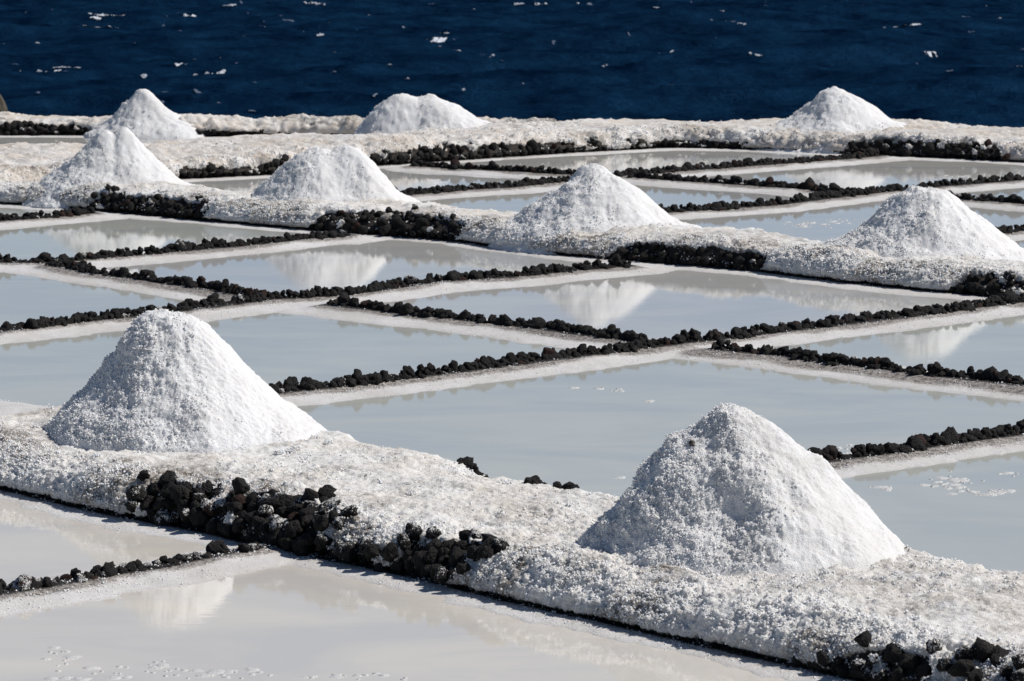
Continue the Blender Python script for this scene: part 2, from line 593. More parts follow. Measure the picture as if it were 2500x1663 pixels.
# ------------------------------------------------------------------ ground sheet
def ground_height(x, y, detail=True):
    low = fbm(x * 0.5, y * 0.5, seed=3, octaves=3)
    mid = fbm(x * 2.2, y * 2.2, seed=8, octaves=4)
    hi_ = fbm(x * 9, y * 9, seed=9, octaves=3)
    z = np.full(x.shape, -0.035) + 0.006 * low
    mud_shade = np.zeros(x.shape)
    bed = np.zeros(x.shape)
    for key, line, rim, _s, _l in WALLS:
        d, s, a = curve_dist(x, y, pts(line))
        dn = d + 0.08 * mid + 0.03 * low + 0.03 * hi_
        r = rim * (0.85 + 0.45 * low)
        hgt = np.interp(dn, [0, 0.09, 0.17, 0.30], [0.06, 0.055, 0.035, 0.018])
        hgt = np.where(dn > 0.30, 0.018 - 0.053 * smooth01((dn - 0.30) / r), hgt)
        z = np.maximum(z, hgt)
        mw = {'w6': 0.38, 'w7': 0.30, 'w3': 0.29, 'w8': 0.2}.get(key, 0.24)
        mw = mw * (1 + 0.5 * mid)
        mud_shade = np.maximum(mud_shade, np.interp((d + 0.03 * mid) / mw, [0, 0.6, 1.0], [1, 0.95, 0]))
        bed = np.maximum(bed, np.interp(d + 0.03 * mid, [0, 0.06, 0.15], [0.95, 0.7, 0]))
    for line in GAPS:
        d, s, a = curve_dist(x, y, pts(line))
        z = np.maximum(z, 0.012 - 0.05 * smooth01((d - 0.1) / 0.5))
    for key, B in BANKS.items():
        d, s, a = curve_dist(x, y, B['curve'][::3])
        w = np.interp(a, B['t'], B['w'])
        d = d * s
        front = d < w * 0.5
        dd = np.where(front, -d, d - w)
        r = {'near': 0.6, 'mid': 0.75, 'third': 0.8, 'far': 0.6}[key]
        r = r * (1.0 + 0.5 * low)
        inside = dd < 0
        ddn = dd + 0.10 * mid + 0.04 * hi_
        hgt = np.where(front, 0.02 - 0.056 * smooth01(ddn / r), 0.02 - 0.06 * smooth01((ddn) / 0.35))
        hgt = np.where(inside, 0.02, hgt)
        z = np.maximum(z, hgt)
        mud_shade = np.maximum(mud_shade, np.where(front, np.interp(np.abs(dd) + 0.03 * mid, [0, 0.06, 0.18], [0.9, 0.6, 0]), 0))
        bed = np.maximum(bed, np.where(front, np.interp(np.abs(dd), [0, 0.03, 0.10], [0.9, 0.7, 0]), 0))  # dark strip along bank fronts paints the shade under the overhang
    # the coast: land ends behind the far bank and falls to the sea
    edge = 66.6 + 0.05 * (x + 8) + 0.8 * fbm(x * 0.25, y * 0 + 1.0, seed=5)
    drop = np.maximum(y - edge, 0)
    z = z - drop * 0.9 - 0.25 * drop * np.clip(fbm(x * 0.7, y * 0.7, seed=6), -0.5, 1)
    if detail:
        z = z + np.where(z > -0.03, 0.006 * fbm(x * 9, y * 9, seed=12, octaves=4), 0)
    return np.maximum(z, -14.0), mud_shade, bed


def spaced(fine_lo, fine_hi, step, outer_lo, outer_hi, grow=1.35):
    mid = list(np.arange(fine_lo, fine_hi + step * 0.5, step))
    lo, s = [fine_lo], step
    while lo[-1] > outer_lo:
        s *= grow
        lo.append(max(lo[-1] - s, outer_lo))
    hi, s = [mid[-1]], step
    while hi[-1] < outer_hi:
        s *= grow
        hi.append(min(hi[-1] + s, outer_hi))
    return np.array(lo[:0:-1] + mid + hi[1:])


tcols = spaced(-0.165, 0.165, 0.00092, -4.0, 4.0)
yr = [19.0]
while yr[-1] < 72.0:
    yr.append(yr[-1] * 1.00195)
yrows = np.array([-40, -20, -8, 0, 6, 10, 13, 15.5, 17, 18] + yr + [73, 74.5, 76, 78, 80, 84, 90])
scalex = np.maximum(yrows, 12.0)
GX = scalex[:, None] * tcols[None, :]
GY = np.repeat(yrows[:, None], len(tcols), 1)
GZ, GMUD_SHADE, GBED = ground_height(GX, GY)
wet = smooth01((0.008 - GZ) / 0.012) * (GY < 66)
me = mesh_from('ground', np.stack([GX, GY, GZ], -1).reshape(-1, 3), grid_quads(*GX.shape, flip=True), {'mud_shade': GMUD_SHADE, 'bed': GBED, 'wet': wet})
g = link('ground', me, MAT_GROUND)
tag(g, 'white salt crust ground of the evaporation ponds with muddy skirts along the stone rows', kind='structure')

# ------------------------------------------------------------------ brine in each pond, one sheet per pond, found as the hollows of the ground
cs, rs = 3, 3
ti = np.where((tcols > -0.2) & (tcols < 0.2))[0][::cs]
ri = np.where((yrows > 17.5) & (yrows < 66.3))[0][::rs]
WX, WY = GX[np.ix_(ri, ti)], GY[np.ix_(ri, ti)]
WZ, _, _ = ground_height(WX, WY, False)
low = np.minimum(np.minimum(WZ[:-1, :-1], WZ[1:, :-1]), np.minimum(WZ[:-1, 1:], WZ[1:, 1:])) < -0.0005
comp = np.full(low.shape, -1)
ncomp = 0
sizes = []
for si in range(low.shape[0]):
    for sj in range(low.shape[1]):
        if low[si, sj] and comp[si, sj] < 0:
            st = [(si, sj)]
            comp[si, sj] = ncomp
            cnt = 0
            while st:
                i, j = st.pop()
                cnt += 1
                for a, b in ((i + 1, j), (i - 1, j), (i, j + 1), (i, j - 1)):
                    if 0 <= a < low.shape[0] and 0 <= b < low.shape[1] and low[a, b] and comp[a, b] < 0:
                        comp[a, b] = ncomp
                        st.append((a, b))
            sizes.append(cnt)
            ncomp += 1
ids = np.arange(WX.size).reshape(WX.shape)
wq = np.stack([ids[:-1, :-1], ids[:-1, 1:], ids[1:, 1:], ids[1:, :-1]], -1)
wco = np.stack([WX, WY, np.zeros_like(WX)], -1).reshape(-1, 3)
for c in range(ncomp):
    if sizes[c] < 25:
        continue
    grown = comp == c
    for ax, sh in ((0, 1), (0, -1), (1, 1), (1, -1)):       # one cell under the rim all round
        grown = grown | (np.roll(comp == c, sh, ax) & ((comp < 0)))
    q = wq[grown]
    me = mesh_from('water', wco, q, {'depth': -WZ})
    o = link('water', me, MAT_WATER)
    cen = wco[q.ravel()].mean(0)
    for (ax_, ay_), col_ in (((600, 1560), (1.27, 1.34, 1.15)), ((100, 1330), (1.22, 1.17, 1.12)), ((2300, 1190), (1.02, 1.02, 1.0)), ((1000, 820), (0.97, 1.0, 0.97))):
        pp = P(ax_, ay_)
        if np.min(np.hypot(*(wco[q.ravel()][:, :2] - pp[:2]).T)) < 0.3:
            o.color = (*col_, 1)
    o['kind'] = 'structure'
print('ponds', sum(1 for s_ in sizes if s_ >= 25), sorted(sizes)[-20:])

# ------------------------------------------------------------------ sea
SEA_Z = -8.0
_wv = []
_r = np.random.RandomState(21)
for i in range(26):
    lam = 0.9 * 1.16 ** i
    lam = min(lam, 22)
    ang = math.radians(-70 + _r.normal(0, 28))
    _wv.append((2 * math.pi / lam, ang, _r.rand() * 6.28, 0.017 * lam ** 0.8))


def sea_height(x, y):
    z = np.zeros(x.shape)
    wx = x + 1.5 * fbm(x * 0.08, y * 0.08, seed=41, octaves=2)
    wy = y + 2.5 * fbm(x * 0.08, y * 0.08, seed=42, octaves=2)
    for k, a, ph, am in _wv:
        ph_ = k * (wx * math.cos(a) + wy * math.sin(a)) + ph
        z += am * (1 - np.abs(np.sin(ph_ * 0.5))) * 1.6
    z += 0.10 * fbm(x * 0.9, y * 0.9, seed=43, octaves=4, gain=0.6)
    return z


sx = spaced(-58, 58, 0.26, -9000, 9000, 1.3)
sy = spaced(165, 400, 0.5, 30, 22000, 1.3)
SX, SY = np.meshgrid(sx, sy)
fade = smooth01((75 - np.abs(SX)) / 15) * smooth01((SY - 150) / 14) * smooth01((430 - SY) / 28)
hz = sea_height(SX, SY)
SZ = SEA_Z + (hz - hz.mean()) * fade
me = mesh_from('sea', np.stack([SX, SY, SZ], -1).reshape(-1, 3), grid_quads(*SX.shape, flip=True))
o = link('sea', me, MAT_SEA)
o['kind'] = 'structure'
HZM = hz.mean()

# whitecaps: position in the photograph, length and depth in pixels
CAPS = [(275, 50, 110, 9), (215, 63, 150, 7), (315, 42, 50, 7), (235, 53, 30, 12), (456, 37, 40, 12), (1073, 88, 62, 16), (1090, 80, 40, 8), (526, 167, 52, 12), (440, 156, 34, 10), (490, 166, 60, 5), (165, 165, 90, 5), (185, 162, 30, 7),
        (137, 168, 34, 10), (60, 167, 100, 4), (1714, 48, 36, 12), (2270, 130, 50, 14), (2245, 62, 50, 12), (2190, 66, 60, 8), (2105, 77, 60, 10), (1945, 86, 120, 6), (1990, 88, 70, 4), (1040, 138, 60, 6),
        (1170, 130, 45, 7), (1120, 118, 30, 6), (785, 90, 36, 7), (855, 53, 34, 9), (636, 138, 24, 8), (318, 107, 26, 8), (225, 108, 16, 6), (1325, 17, 34, 9), (1268, 16, 30, 8), (1420, 8, 30, 9), (1794, 67, 50, 6),
        (1880, 12, 26, 8), (1530, 62, 20, 6), (480, 12, 70, 6), (770, 10, 60, 7), (560, 25, 40, 5), (2400, 10, 26, 9), (2440, 40, 30, 5), (1640, 137, 16, 7), (1200, 145, 24, 7), (950, 165, 14, 6), (2300, 190, 60, 4),
        (700, 190, 30, 4), (2460, 170, 60, 5), (350, 190, 24, 4), (1740, 160, 14, 6), (900, 30, 30, 5), (1000, 12, 40, 6), (1600, 20, 26, 6), (2050, 30, 30, 5), (60, 45, 20, 5), (90, 95, 40, 4), (640, 68, 30, 5),
        (1440, 110, 26, 4), (1850, 140, 40, 3), (2130, 160, 30, 4), (1240, 60, 22, 4), (1160, 20, 34, 7), (20, 20, 20, 6), (130, 20, 20, 5)]
_r = np.random.RandomState(77)
CAPS = [c_ + (1.0 if c_[3] > 8 else 0.55,) for c_ in CAPS]
for _ in range(150):
    yy = 262 * _r.rand() ** 1.5
    CAPS.append((2500 * _r.rand(), yy, 8 + 26 * _r.rand() ** 2, 2.5 + 3 * _r.rand(), 0.05 + 0.35 * _r.rand() ** 3))
fv, fq, fb = [], [], []
base = 0
for (cx_, cy_, wpx, hpx, br_) in CAPS:
    p = P(cx_, cy_, SEA_Z + 0.2)
    s = F_PX / p[1]
    L = wpx / s
    D = max(hpx / s / 0.048 * 0.27, 0.5)
    n, m = max(12, int(L / 0.045)), max(8, int(D / 0.12))
    u, v = np.meshgrid(np.linspace(-1, 1, n), np.linspace(-1, 1, m))
    x = p[0] + u * L * 0.55
    y = p[1] + v * D * 0.5 + 0.25 * D * np.sin(u * 2.1 + cx_)
    k = 0.62 - (np.abs(u) ** 1.6 + v ** 2) + 1.9 * fbm(x * 2.6, y * 0.9, seed=int(cx_), octaves=4, gain=0.75)
    z = SEA_Z + sea_height(x, y) - HZM + 0.06 + 0.10 * np.clip(k, 0, 1) * (0.5 + 0.5 * vnoise(x * 5, y * 3, seed=2))
    q = grid_quads(m, n, flip=True)
    keep = (k.ravel()[q].min(1) > 0)
    if not keep.any():
        continue
    fv.append(np.stack([x, y, z], -1).reshape(-1, 3))
    fq.append(q[keep] + base)
    base += x.size
    fb.append((br_ * (0.12 + 1.0 * smooth01(k * 2.2))).ravel())
me = mesh_from('whitecap_foam', np.concatenate(fv), np.concatenate(fq), {'bright': np.concatenate(fb)})
tag(link('whitecap_foam', me, MAT_FOAM), 'white foam of scattered whitecaps breaking on the dark blue sea', 'sea foam', kind='stuff')

# ------------------------------------------------------------------ stones
def stone_variants(sub, count, seed):
    out = []
    for v in range(count):
        bm = bmesh.new()
        bmesh.ops.create_icosphere(bm, subdivisions=sub, radius=0.5)
        me = bpy.data.meshes.new('stone')
        bm.to_mesh(me)
        bm.free()
        co = np.empty(len(me.vertices) * 3)
        me.vertices.foreach_get('co', co)
        co = co.reshape(-1, 3)
        r = np.random.RandomState(seed + v)
        off = r.rand(3) * 50
        n = fbm(co[:, 0] * 2.2 + off[0], co[:, 1] * 2.2 + off[1], co[:, 2] * 2.2 + off[2], seed=seed + v, octaves=3, gain=0.6)
        c = cells(co[:, 0] * 3.2 + off[0], co[:, 1] * 3.2 + off[1], co[:, 2] * 3.2 + off[2], seed=seed + v)
        co = co * (0.86 + 0.75 * n + 0.26 * c)[:, None]
        co = co * (0.85 + 0.4 * r.rand(3))
        for _k in range(6):                       # a few broken faces
            d = r.normal(size=3)
            d /= np.linalg.norm(d)
            over = co @ d - (0.34 + 0.1 * r.rand())
            co = co - np.clip(over, 0, None)[:, None] * d * 0.85
        me.vertices.foreach_set('co', co.ravel().astype(np.float32))
        me.polygons.foreach_set('use_smooth', np.full(len(me.polygons), True))
        me.update()
        out.append(me)
    return out


def with_mat(meshes, mat):
    res = []
    for me in meshes:
        c = me.copy()
        c.name = 'stone'
        c.materials.append(mat)
        res.append(c)
    return res


_near, _farv = stone_variants(3, 12, 100), stone_variants(2, 8, 300)
STONES = {('near', 0): with_mat(_near, MAT_STONE), ('near', 1): with_mat(_near, MAT_STONE_SALTY),
          ('far', 0): with_mat(_farv, MAT_STONE), ('far', 1): with_mat(_farv, MAT_STONE_SALTY)}
NST = [0]


def stone(parent, org, pos, size, salty, r, squash=1.0):
    """one stone as a child of its wall or bank; returns the object"""
    lod = 'near' if pos[1] < 46 else 'far'
    me = STONES[(lod, int(salty))][r.randint(8)]
    o = bpy.data.objects.new('stone', me)
    sc.collection.objects.link(o)
    o.parent = parent
    o.location = (pos[0] - org[0], pos[1] - org[1], pos[2] - org[2])
    o.rotation_euler = (r.rand() * 6.28, r.rand() * 6.28, r.rand() * 6.28) if squash == 1.0 else (r.normal(0, 0.2), r.normal(0, 0.2), r.rand() * 6.28)
    s = size * (0.9 + 0.25 * r.rand(3))
    o.scale = (s[0], s[1], s[2] * squash)
    NST[0] += 1
    return o


def in_view(p, margin=70):
    x, y = proj(np.array(p))
    return -margin < x < 2500 + margin and -margin < y < 1663 + margin


for key, line, rim, sp, label in WALLS:
    r = np.random.RandomState(sum(map(ord, key)) * 7 + 1)
    c, t = resample(pts(line), 0.02, 0.3)
    mid_i = len(c) // 2
    org = np.array((c[mid_i][0], c[mid_i][1], 0.0))
    wall = empty('stone_wall', org)
    tag(wall, label, 'stone wall', 'low rows of black lava stones between the ponds', 'thing')
    tan = np.gradient(c, axis=0)
    tan /= np.linalg.norm(tan, axis=1, keepdims=True)
    crumble = key == 'w8'
    last = t[-1]
    rows = [(-0.042, 0.048, 0.066 * sp, 1.0), (0.038, 0.052, 0.074 * sp, 0.95), (-0.005, 0.092, 0.072 * sp, 0.88)]
    for off, zz, step, prob in rows:
        s = r.rand() * 0.05
        while s < last:
            i = min(int(s / last * (len(c) - 1)), len(c) - 1)
            nrm = np.array((-tan[i][1], tan[i][0]))
            wob = 0.035 * math.sin(s * 1.7 + len(key)) + 0.02 * math.sin(s * 4.3)
            q = c[i] + nrm * (off + wob + r.normal(0, 0.018)) + nrm * 0.03
            size = float(np.clip(r.normal(0.086, 0.020), 0.055, 0.14)) * (0.9 if crumble else 1) * (1.03 if sp > 1.05 else 1)
            if r.rand() < 0.07:
                size *= 1.4
            pz = zz + r.normal(0, 0.012) + (0.01 if size > 0.14 else 0)
            if crumble:
                pz = zz * 0.72 + r.normal(0, 0.015)
            top = zz > 0.09
            if r.rand() < (prob if not (crumble and top) else 0.4) and in_view((q[0], q[1], pz)):
                near_left = crumble and r.rand() < 0.25
                stone(wall, org, (q[0], q[1], pz), size, near_left or r.rand() < 0.02, r)
            s += step * (0.8 + 0.4 * r.rand())
print('wall stones', NST[0])


def grains(parent, org, pos, nrm, rmin, rmax, mat, r, name='salt_grain'):
    """many little salt crystals on a surface: one mesh, eight faces a grain, far too many to count"""
    n = len(pos)
    oc = np.array([(1, 0, 0), (-1, 0, 0), (0, 1, 0), (0, -1, 0), (0, 0, 1), (0, 0, -1)], float)
    f = np.array([(0, 2, 4), (2, 1, 4), (1, 3, 4), (3, 0, 4), (2, 0, 5), (1, 2, 5), (3, 1, 5), (0, 3, 5)])
    q = r.normal(size=(n, 4))
    q /= np.linalg.norm(q, axis=1, keepdims=True)
    w, x, y, z = q.T
    M = np.stack([1 - 2 * (y * y + z * z), 2 * (x * y - z * w), 2 * (x * z + y * w), 2 * (x * y + z * w), 1 - 2 * (x * x + z * z), 2 * (y * z - x * w),
                  2 * (x * z - y * w), 2 * (y * z + x * w), 1 - 2 * (x * x + y * y)], 1).reshape(n, 3, 3)
    rad = (rmin + (rmax - rmin) * r.rand(n) ** 2)[:, None, None] * (0.75 + 0.5 * r.rand(n, 6, 1))
    v = np.einsum('nij,kj->nki', M, oc) * rad + (pos + nrm * (rad[:, 0, :] * (r.rand(n, 1) * 0.8 - 0.35)) - np.array(org))[:, None, :]
    fc = (f[None] + (np.arange(n) * 6)[:, None, None]).reshape(-1, 3)
    me = mesh_from(name, v.reshape(-1, 3), fc, {'dirt': np.repeat(0.25 * r.rand(n), 6), 'cream': np.full(n * 6, 0.3)})
    o = link(name, me, mat, parent)
    o['kind'] = 'stuff'
    return o


# ------------------------------------------------------------------ banks of crusted salt with bare stone patches
PATCHES = {
    'near': [([(340, 1225), (377, 1172), (453, 1184), (555, 1190), (606, 1204), (698, 1204), (785, 1228), (846, 1257), (800, 1320), (772, 1348), (708, 1360), (600, 1350), (548, 1330), (491, 1305), (369, 1280)], 1.0, 0.12),
             ([(760, 1225), (850, 1255), (900, 1330), (930, 1395), (780, 1350)], 0.55, 0.85),
             ([(915, 1345), (985, 1312), (1064, 1306), (1150, 1330), (1212, 1345), (1150, 1402), (1090, 1432), (1040, 1420), (960, 1395)], 0.85, 0.25),
             ([(1960, 1622), (2080, 1596), (2140, 1582), (2300, 1600), (2500, 1612), (2700, 1650), (2700, 1900), (2100, 1700)], 0.9, 0.3)],
    'mid': [([(205, 514), (235, 476), (370, 478), (514, 502), (480, 541), (212, 520)], 1.0, 0.05),
            ([(745, 560), (795, 518), (955, 515), (1145, 548), (1103, 594)], 1.0, 0.04),
            ([(1478, 636), (1531, 596), (1727, 603), (1890, 627), (1850, 668), (1600, 655)], 1.0, 0.04),
            ([(2310, 715), (2330, 672), (2390, 658), (2560, 672), (2560, 750)], 0.85, 0.3)],
    'third': [([(425, 445), (445, 408), (583, 410), (650, 396), (700, 384), (720, 432)], 1.0, 0.03),
              ([(880, 415), (902, 378), (1087, 352), (1250, 348), (1400, 344), (1400, 380)], 1.0, 0.04),
              ([(1400, 380), (1400, 344), (1515, 339), (1754, 341), (1830, 350), (1830, 368), (1640, 366)], 0.85, 0.3),
              ([(2050, 380), (2070, 352), (2130, 345), (2300, 348), (2425, 352), (2470, 398)], 0.95, 0.2)],
    'far': [([(-60, 336), (-60, 298), (100, 302), (210, 306), (215, 336)], 1.0, 0.05),
            ([(385, 340), (400, 316), (500, 318), (650, 322), (770, 326), (760, 336)], 0.9, 0.1)],
}
BANK_LABELS = {
    'near': 'broad near salt bank with two large salt piles on it, crossing the foreground',
    'mid': 'long middle salt bank with four white salt piles in a row on it',
    'third': 'cream salt bank edged with dark stones behind the middle row of piles',
    'far': 'farthest low cream salt bank on the left skyline before the sea',
}


def inpoly(x, y, poly):
    r = np.zeros(x.shape, bool)
    n = len(poly)
    for i in range(n):
        x1, y1 = poly[i]
        x2, y2 = poly[(i + 1) % n]
        c = ((y1 > y) != (y2 > y)) & (x < (x2 - x1) * (y - y1) / (y2 - y1 + 1e-9) + x1)
        r ^= c
    return r


def build_bank(key, res_s, res_v, mat, grain, cream_amt):
    B = BANKS[key]
    h = B['h']
    c, t, nrm, w = B['curve'], B['t'], B['nrm'], B['w']
    x_img = 1250 + F_PX * c[:, 0] / np.maximum(c[:, 1], 5)
    vis = np.where((x_img > -260) & (x_img < 2760))[0]
    t0, t1 = t[vis[0]], t[vis[-1]]
    ss = np.arange(t0, t1, res_s)
    cx, cy = np.interp(ss, t, c[:, 0]), np.interp(ss, t, c[:, 1])
    nx, ny = np.interp(ss, t, nrm[:, 0]), np.interp(ss, t, nrm[:, 1])
    ww = np.interp(ss, t, w)
    # cross profile by arc length
    wm = float(ww.mean())
    fd = list(PF[:, 0])
    fz = list(PF[:, 1] * h)
    arc_f = np.concatenate([[0], np.cumsum(np.hypot(np.diff(fd), np.diff(fz)))])
    nf = int(arc_f[-1] / res_v) + 1
    vf = np.linspace(0, arc_f[-1], nf)
    pf_d, pf_z = np.interp(vf, arc_f, fd), np.interp(vf, arc_f, fz)
    nm = int((wm - 0.6) / res_v * 0.6) + 2
    um = np.linspace(0, 1, nm)[1:]
    bd = np.linspace(0, 1, 14)[1:]
    D = np.concatenate([np.repeat(pf_d[None], len(ss), 0), 0.48 + um[None] * (ww[:, None] - 0.25 - 0.48), (ww[:, None] - 0.25) + bd[None] * 0.5], 1)
    Z = np.concatenate([np.repeat(pf_z[None], len(ss), 0), np.full((len(ss), nm - 1), h), np.repeat((h - (h + 0.12) * smooth01(bd) ** 1.0)[None], len(ss), 0)], 1)
    X = cx[:, None] + nx[:, None] * D
    Y = cy[:, None] + ny[:, None] * D
    up = np.clip(Z / h, 0, 1)
    # rounding/undulation of the whole bank
    und = fbm(X * 0.9, Y * 0.9, seed=51, octaves=4)
    Z = Z + up * ((0.07 if key in ('near', 'mid') else 0.09) * und + 0.035 * fbm(X * 4, Y * 4, seed=52, octaves=4))
    shift = 0.06 * fbm(ss * 0.8, ss * 0, seed=53, octaves=3)
    front = smooth01((0.55 - D) / 0.4)
    hang = 0.35 + 0.65 * smooth01(0.6 + 1.6 * fbm(ss * 1.1, ss * 0 + 3, seed=54, octaves=3))
    lowz = (up < 0.19) & (D < 0.3)
    X = np.where(lowz, X - nx[:, None] * (1 - hang[:, None]) * 0.10, X)
    Y = np.where(lowz, Y - ny[:, None] * (1 - hang[:, None]) * 0.10, Y)
    X += nx[:, None] * shift[:, None] * front
    Y += ny[:, None] * shift[:, None] * front
    co = np.stack([X, Y, Z], -1)
    N = grid_normals(co)
    sxp, syp = proj(co)
    patch = np.zeros(X.shape)
    salty = np.zeros(X.shape)
    jx = 14 * fbm(X * 3, Y * 3, Z * 3, seed=61, octaves=3)
    jy = 10 * fbm(X * 3, Y * 3, Z * 3, seed=62, octaves=3)
    facing = D < 0.75
    for poly, dens, sal in PATCHES[key]:
        m = inpoly(sxp + jx, syp + jy, poly) & facing
        patch = np.where(m, np.maximum(patch, dens), patch)
        salty = np.where(m, sal, salty)
    hole = fbm(X * 4.5 + 3, Y * 4.5, Z * 4.5, seed=64, octaves=3)
    patch = np.where((salty > 0.2) & (hole > 0.10), 0, patch)
    patch = np.where((hole > 0.42), 0, patch)
    jx2, jy2 = jx * 2.6, jy * 2.6
    for poly, dens, sal in (PATCHES[key] if key in ('near', 'mid') else ()):
        cxp, cyp = np.mean([q[0] for q in poly]), np.mean([q[1] for q in poly])
        big_ = [(cxp + (q[0] - cxp) * 1.1, cyp + (q[1] - cyp) * 1.05) for q in poly]
        m = inpoly(sxp + jx2, syp + jy2, big_) & (D < 0.42) & (patch < 0.3)
        patch = np.where(m, 0.21, patch)
        salty = np.where(m, 0.5, salty)
    # cauliflower crust
    g = grain
    lump = cells(X / (0.11 * g), Y / (0.11 * g), Z / (0.11 * g), seed=71)
    clump = cells(X / (0.036 * g), Y / (0.036 * g), Z / (0.036 * g), seed=72)
    tiny = vnoise(X / (0.016 * g), Y / (0.016 * g), Z / (0.016 * g), seed=73)
    rough_zone = smooth01(fbm(X * 1.2, Y * 1.2, seed=74, octaves=3) * 2.2 + 0.2)
    amt = front + (1 - front) * (0.30 + 0.45 * rough_zone)
    broken = 0.5 + 0.5 * fbm(X * 6, Y * 6, Z * 6, seed=75, octaves=3)
    disp = amt * (0.040 * lump * broken + 0.018 * clump * (0.4 + broken) + 0.010 * tiny) + (1 - front) * 0.007 * tiny
    disp = disp + 0.042 * fbm(X * 6, Y * 6, Z * 6, seed=76, octaves=6, gain=0.66) * (0.25 + front)
    disp = disp * (1.0 if key in ('near', 'mid') else 1.7)
    disp = np.where(patch > 0.3, disp * 0.3 - 0.045, disp)
    disp = disp * np.clip(up + 0.6, 0, 1)
    co = co + N * disp[..., None]
    mud_shade = np.where(patch > 0.3, 0.9 if True else 0, 0.0) * patch
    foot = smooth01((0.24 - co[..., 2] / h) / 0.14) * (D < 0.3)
    mud_shade = np.maximum(mud_shade, foot * 0.95)  # foot coloured dark as the shade below the overhanging crust
    near_patch = 0.0
    dirt_n = smooth01(fbm(X * 1.7, Y * 1.7, Z * 3, seed=81, octaves=4) * 2.4 + 0.25)
    shoulder = np.exp(-((D - 0.22) / 0.26) ** 2)
    dirt = np.clip((0.35 + 0.95 * shoulder) * dirt_n * (1.0 if key in ('near', 'mid') else 0.5) + 0.12, 0, 1)
    me = mesh_from('salt_bank', co.reshape(-1, 3), grid_quads(*X.shape, flip=False), {'mud_shade': mud_shade, 'dirt': dirt, 'cream': np.full(X.shape, cream_amt)})
    # make faces point outwards
    org = np.array((cx[len(cx) // 2], cy[len(cy) // 2], 0.0))
    me.transform(__import__('mathutils').Matrix.Translation((-org[0], -org[1], 0)))
    bank = link('salt_bank', me, mat)
    bank.location = org
    tag(bank, BANK_LABELS[key], 'salt bank', 'raised banks of crusted salt between the pond rows')
    r = np.random.RandomState(len(key) * 31)
    NG = {'near': 34000, 'mid': 20000, 'third': 5000, 'far': 0}[key]
    if NG:
        wgt = (0.02 + front * 1.0 + 0.12 * rough_zone) * np.where(patch > 0.3, 0.10, 1) * (co[..., 2] > 0.07) * np.clip(0.35 + 1.5 * fbm(X * 4, Y * 4, Z * 4, seed=77, octaves=3) + 0.4, 0.15, 2)
        if key == 'near':
            wgt = wgt + 0.15 * (D > 0.5) * smooth01(1 - np.abs(sxp - 1820) / 560) * (patch < 0.1)
        wgt = wgt * (sxp > -150) * (sxp < 2650) * np.clip(np.linalg.norm(np.gradient(co, axis=1), axis=-1), 0, 0.03)
        cdf = np.cumsum(wgt.ravel())
        pick = np.searchsorted(cdf, r.rand(NG) * cdf[-1])
        pp = co.reshape(-1, 3)[pick] + r.normal(0, 0.004, (NG, 3))
        gs = {'near': (0.0035, 0.011), 'mid': (0.006, 0.014), 'third': (0.009, 0.02)}[key]
        nn = N.reshape(-1, 3)[pick]
        if key == 'near':                     # loose clods: little heaps of crystals fallen on the bank
            cw = (D > 0.1) * (patch < 0.1) * (sxp > -100) * (sxp < 2600) * (1 + 3.0 * ((np.abs(sxp - 1820) < 520) | (np.abs(sxp - 430) < 480)))
            ccdf = np.cumsum(cw.ravel().astype(float))
            for ci_ in np.searchsorted(ccdf, r.rand(110) * ccdf[-1]):
                k_ = r.randint(14, 60)
                sp_ = 0.008 + 0.016 * r.rand()
                off_ = r.normal(0, sp_, (k_, 3))
                off_[:, 2] = np.abs(off_[:, 2]) * 0.8
                pp = np.concatenate([pp, co.reshape(-1, 3)[ci_] + off_])
                nn = np.concatenate([nn, np.repeat([[0, 0, 1.0]], k_, 0)])
        grains(bank, org, pp, nn, gs[0], gs[1], MAT_GRAIN, r)
    # stones set in the bare patches
    cand = np.argwhere((patch > 0.2) & (co[..., 2] > -0.02))
    r.shuffle(cand)
    placed = []
    cap = 282
    minD = {'near': 0.073, 'mid': 0.068, 'third': 0.085, 'far': 0.085}[key]
    arr = np.empty((cap + 5, 3))
    for i, j in cand:
        if r.rand() > patch[i, j]:
            continue
        p = co[i, j]
        k = len(placed)
        if k and (np.sum((arr[:k] - p) ** 2, 1) < minD ** 2).any():
            continue
        if not in_view(p, 40):
            continue
        arr[k] = p
        placed.append((i, j))
        big = r.rand() < 0.18
        size = ((0.098 if not big else 0.135) if key == 'near' else (0.092 if not big else 0.130)) * (0.85 + 0.3 * r.rand()) * (1.05 if key in ('third', 'far') else 1.0)
        pos = p + N[i, j] * (size * (0.10 + 0.20 * r.rand()))
        pos[2] = max(pos[2], 0.035)
        stone(bank, org, pos, size, r.rand() < salty[i, j], r)
        if len(placed) >= cap - 60:
            break
    if key == 'near':                          # dark stones peeping over the bank's far edge
        edge_ = np.abs(D - (ww[:, None] - 0.16)) < 0.07
        for lo_, hi_, n__ in ((1128, 1182, 9), (1285, 1402, 24)):
            cc = np.argwhere(edge_ & (sxp > lo_) & (sxp < hi_))
            for i_, j_ in cc[r.randint(len(cc), size=n__)]:
                q = co[i_, j_]
                stone(bank, org, (q[0], q[1], q[2] + 0.008), 0.065 + 0.035 * r.rand(), False, r)
    # stones showing along the foot under the overhanging crust
    s = 0.0
    n_foot = 0
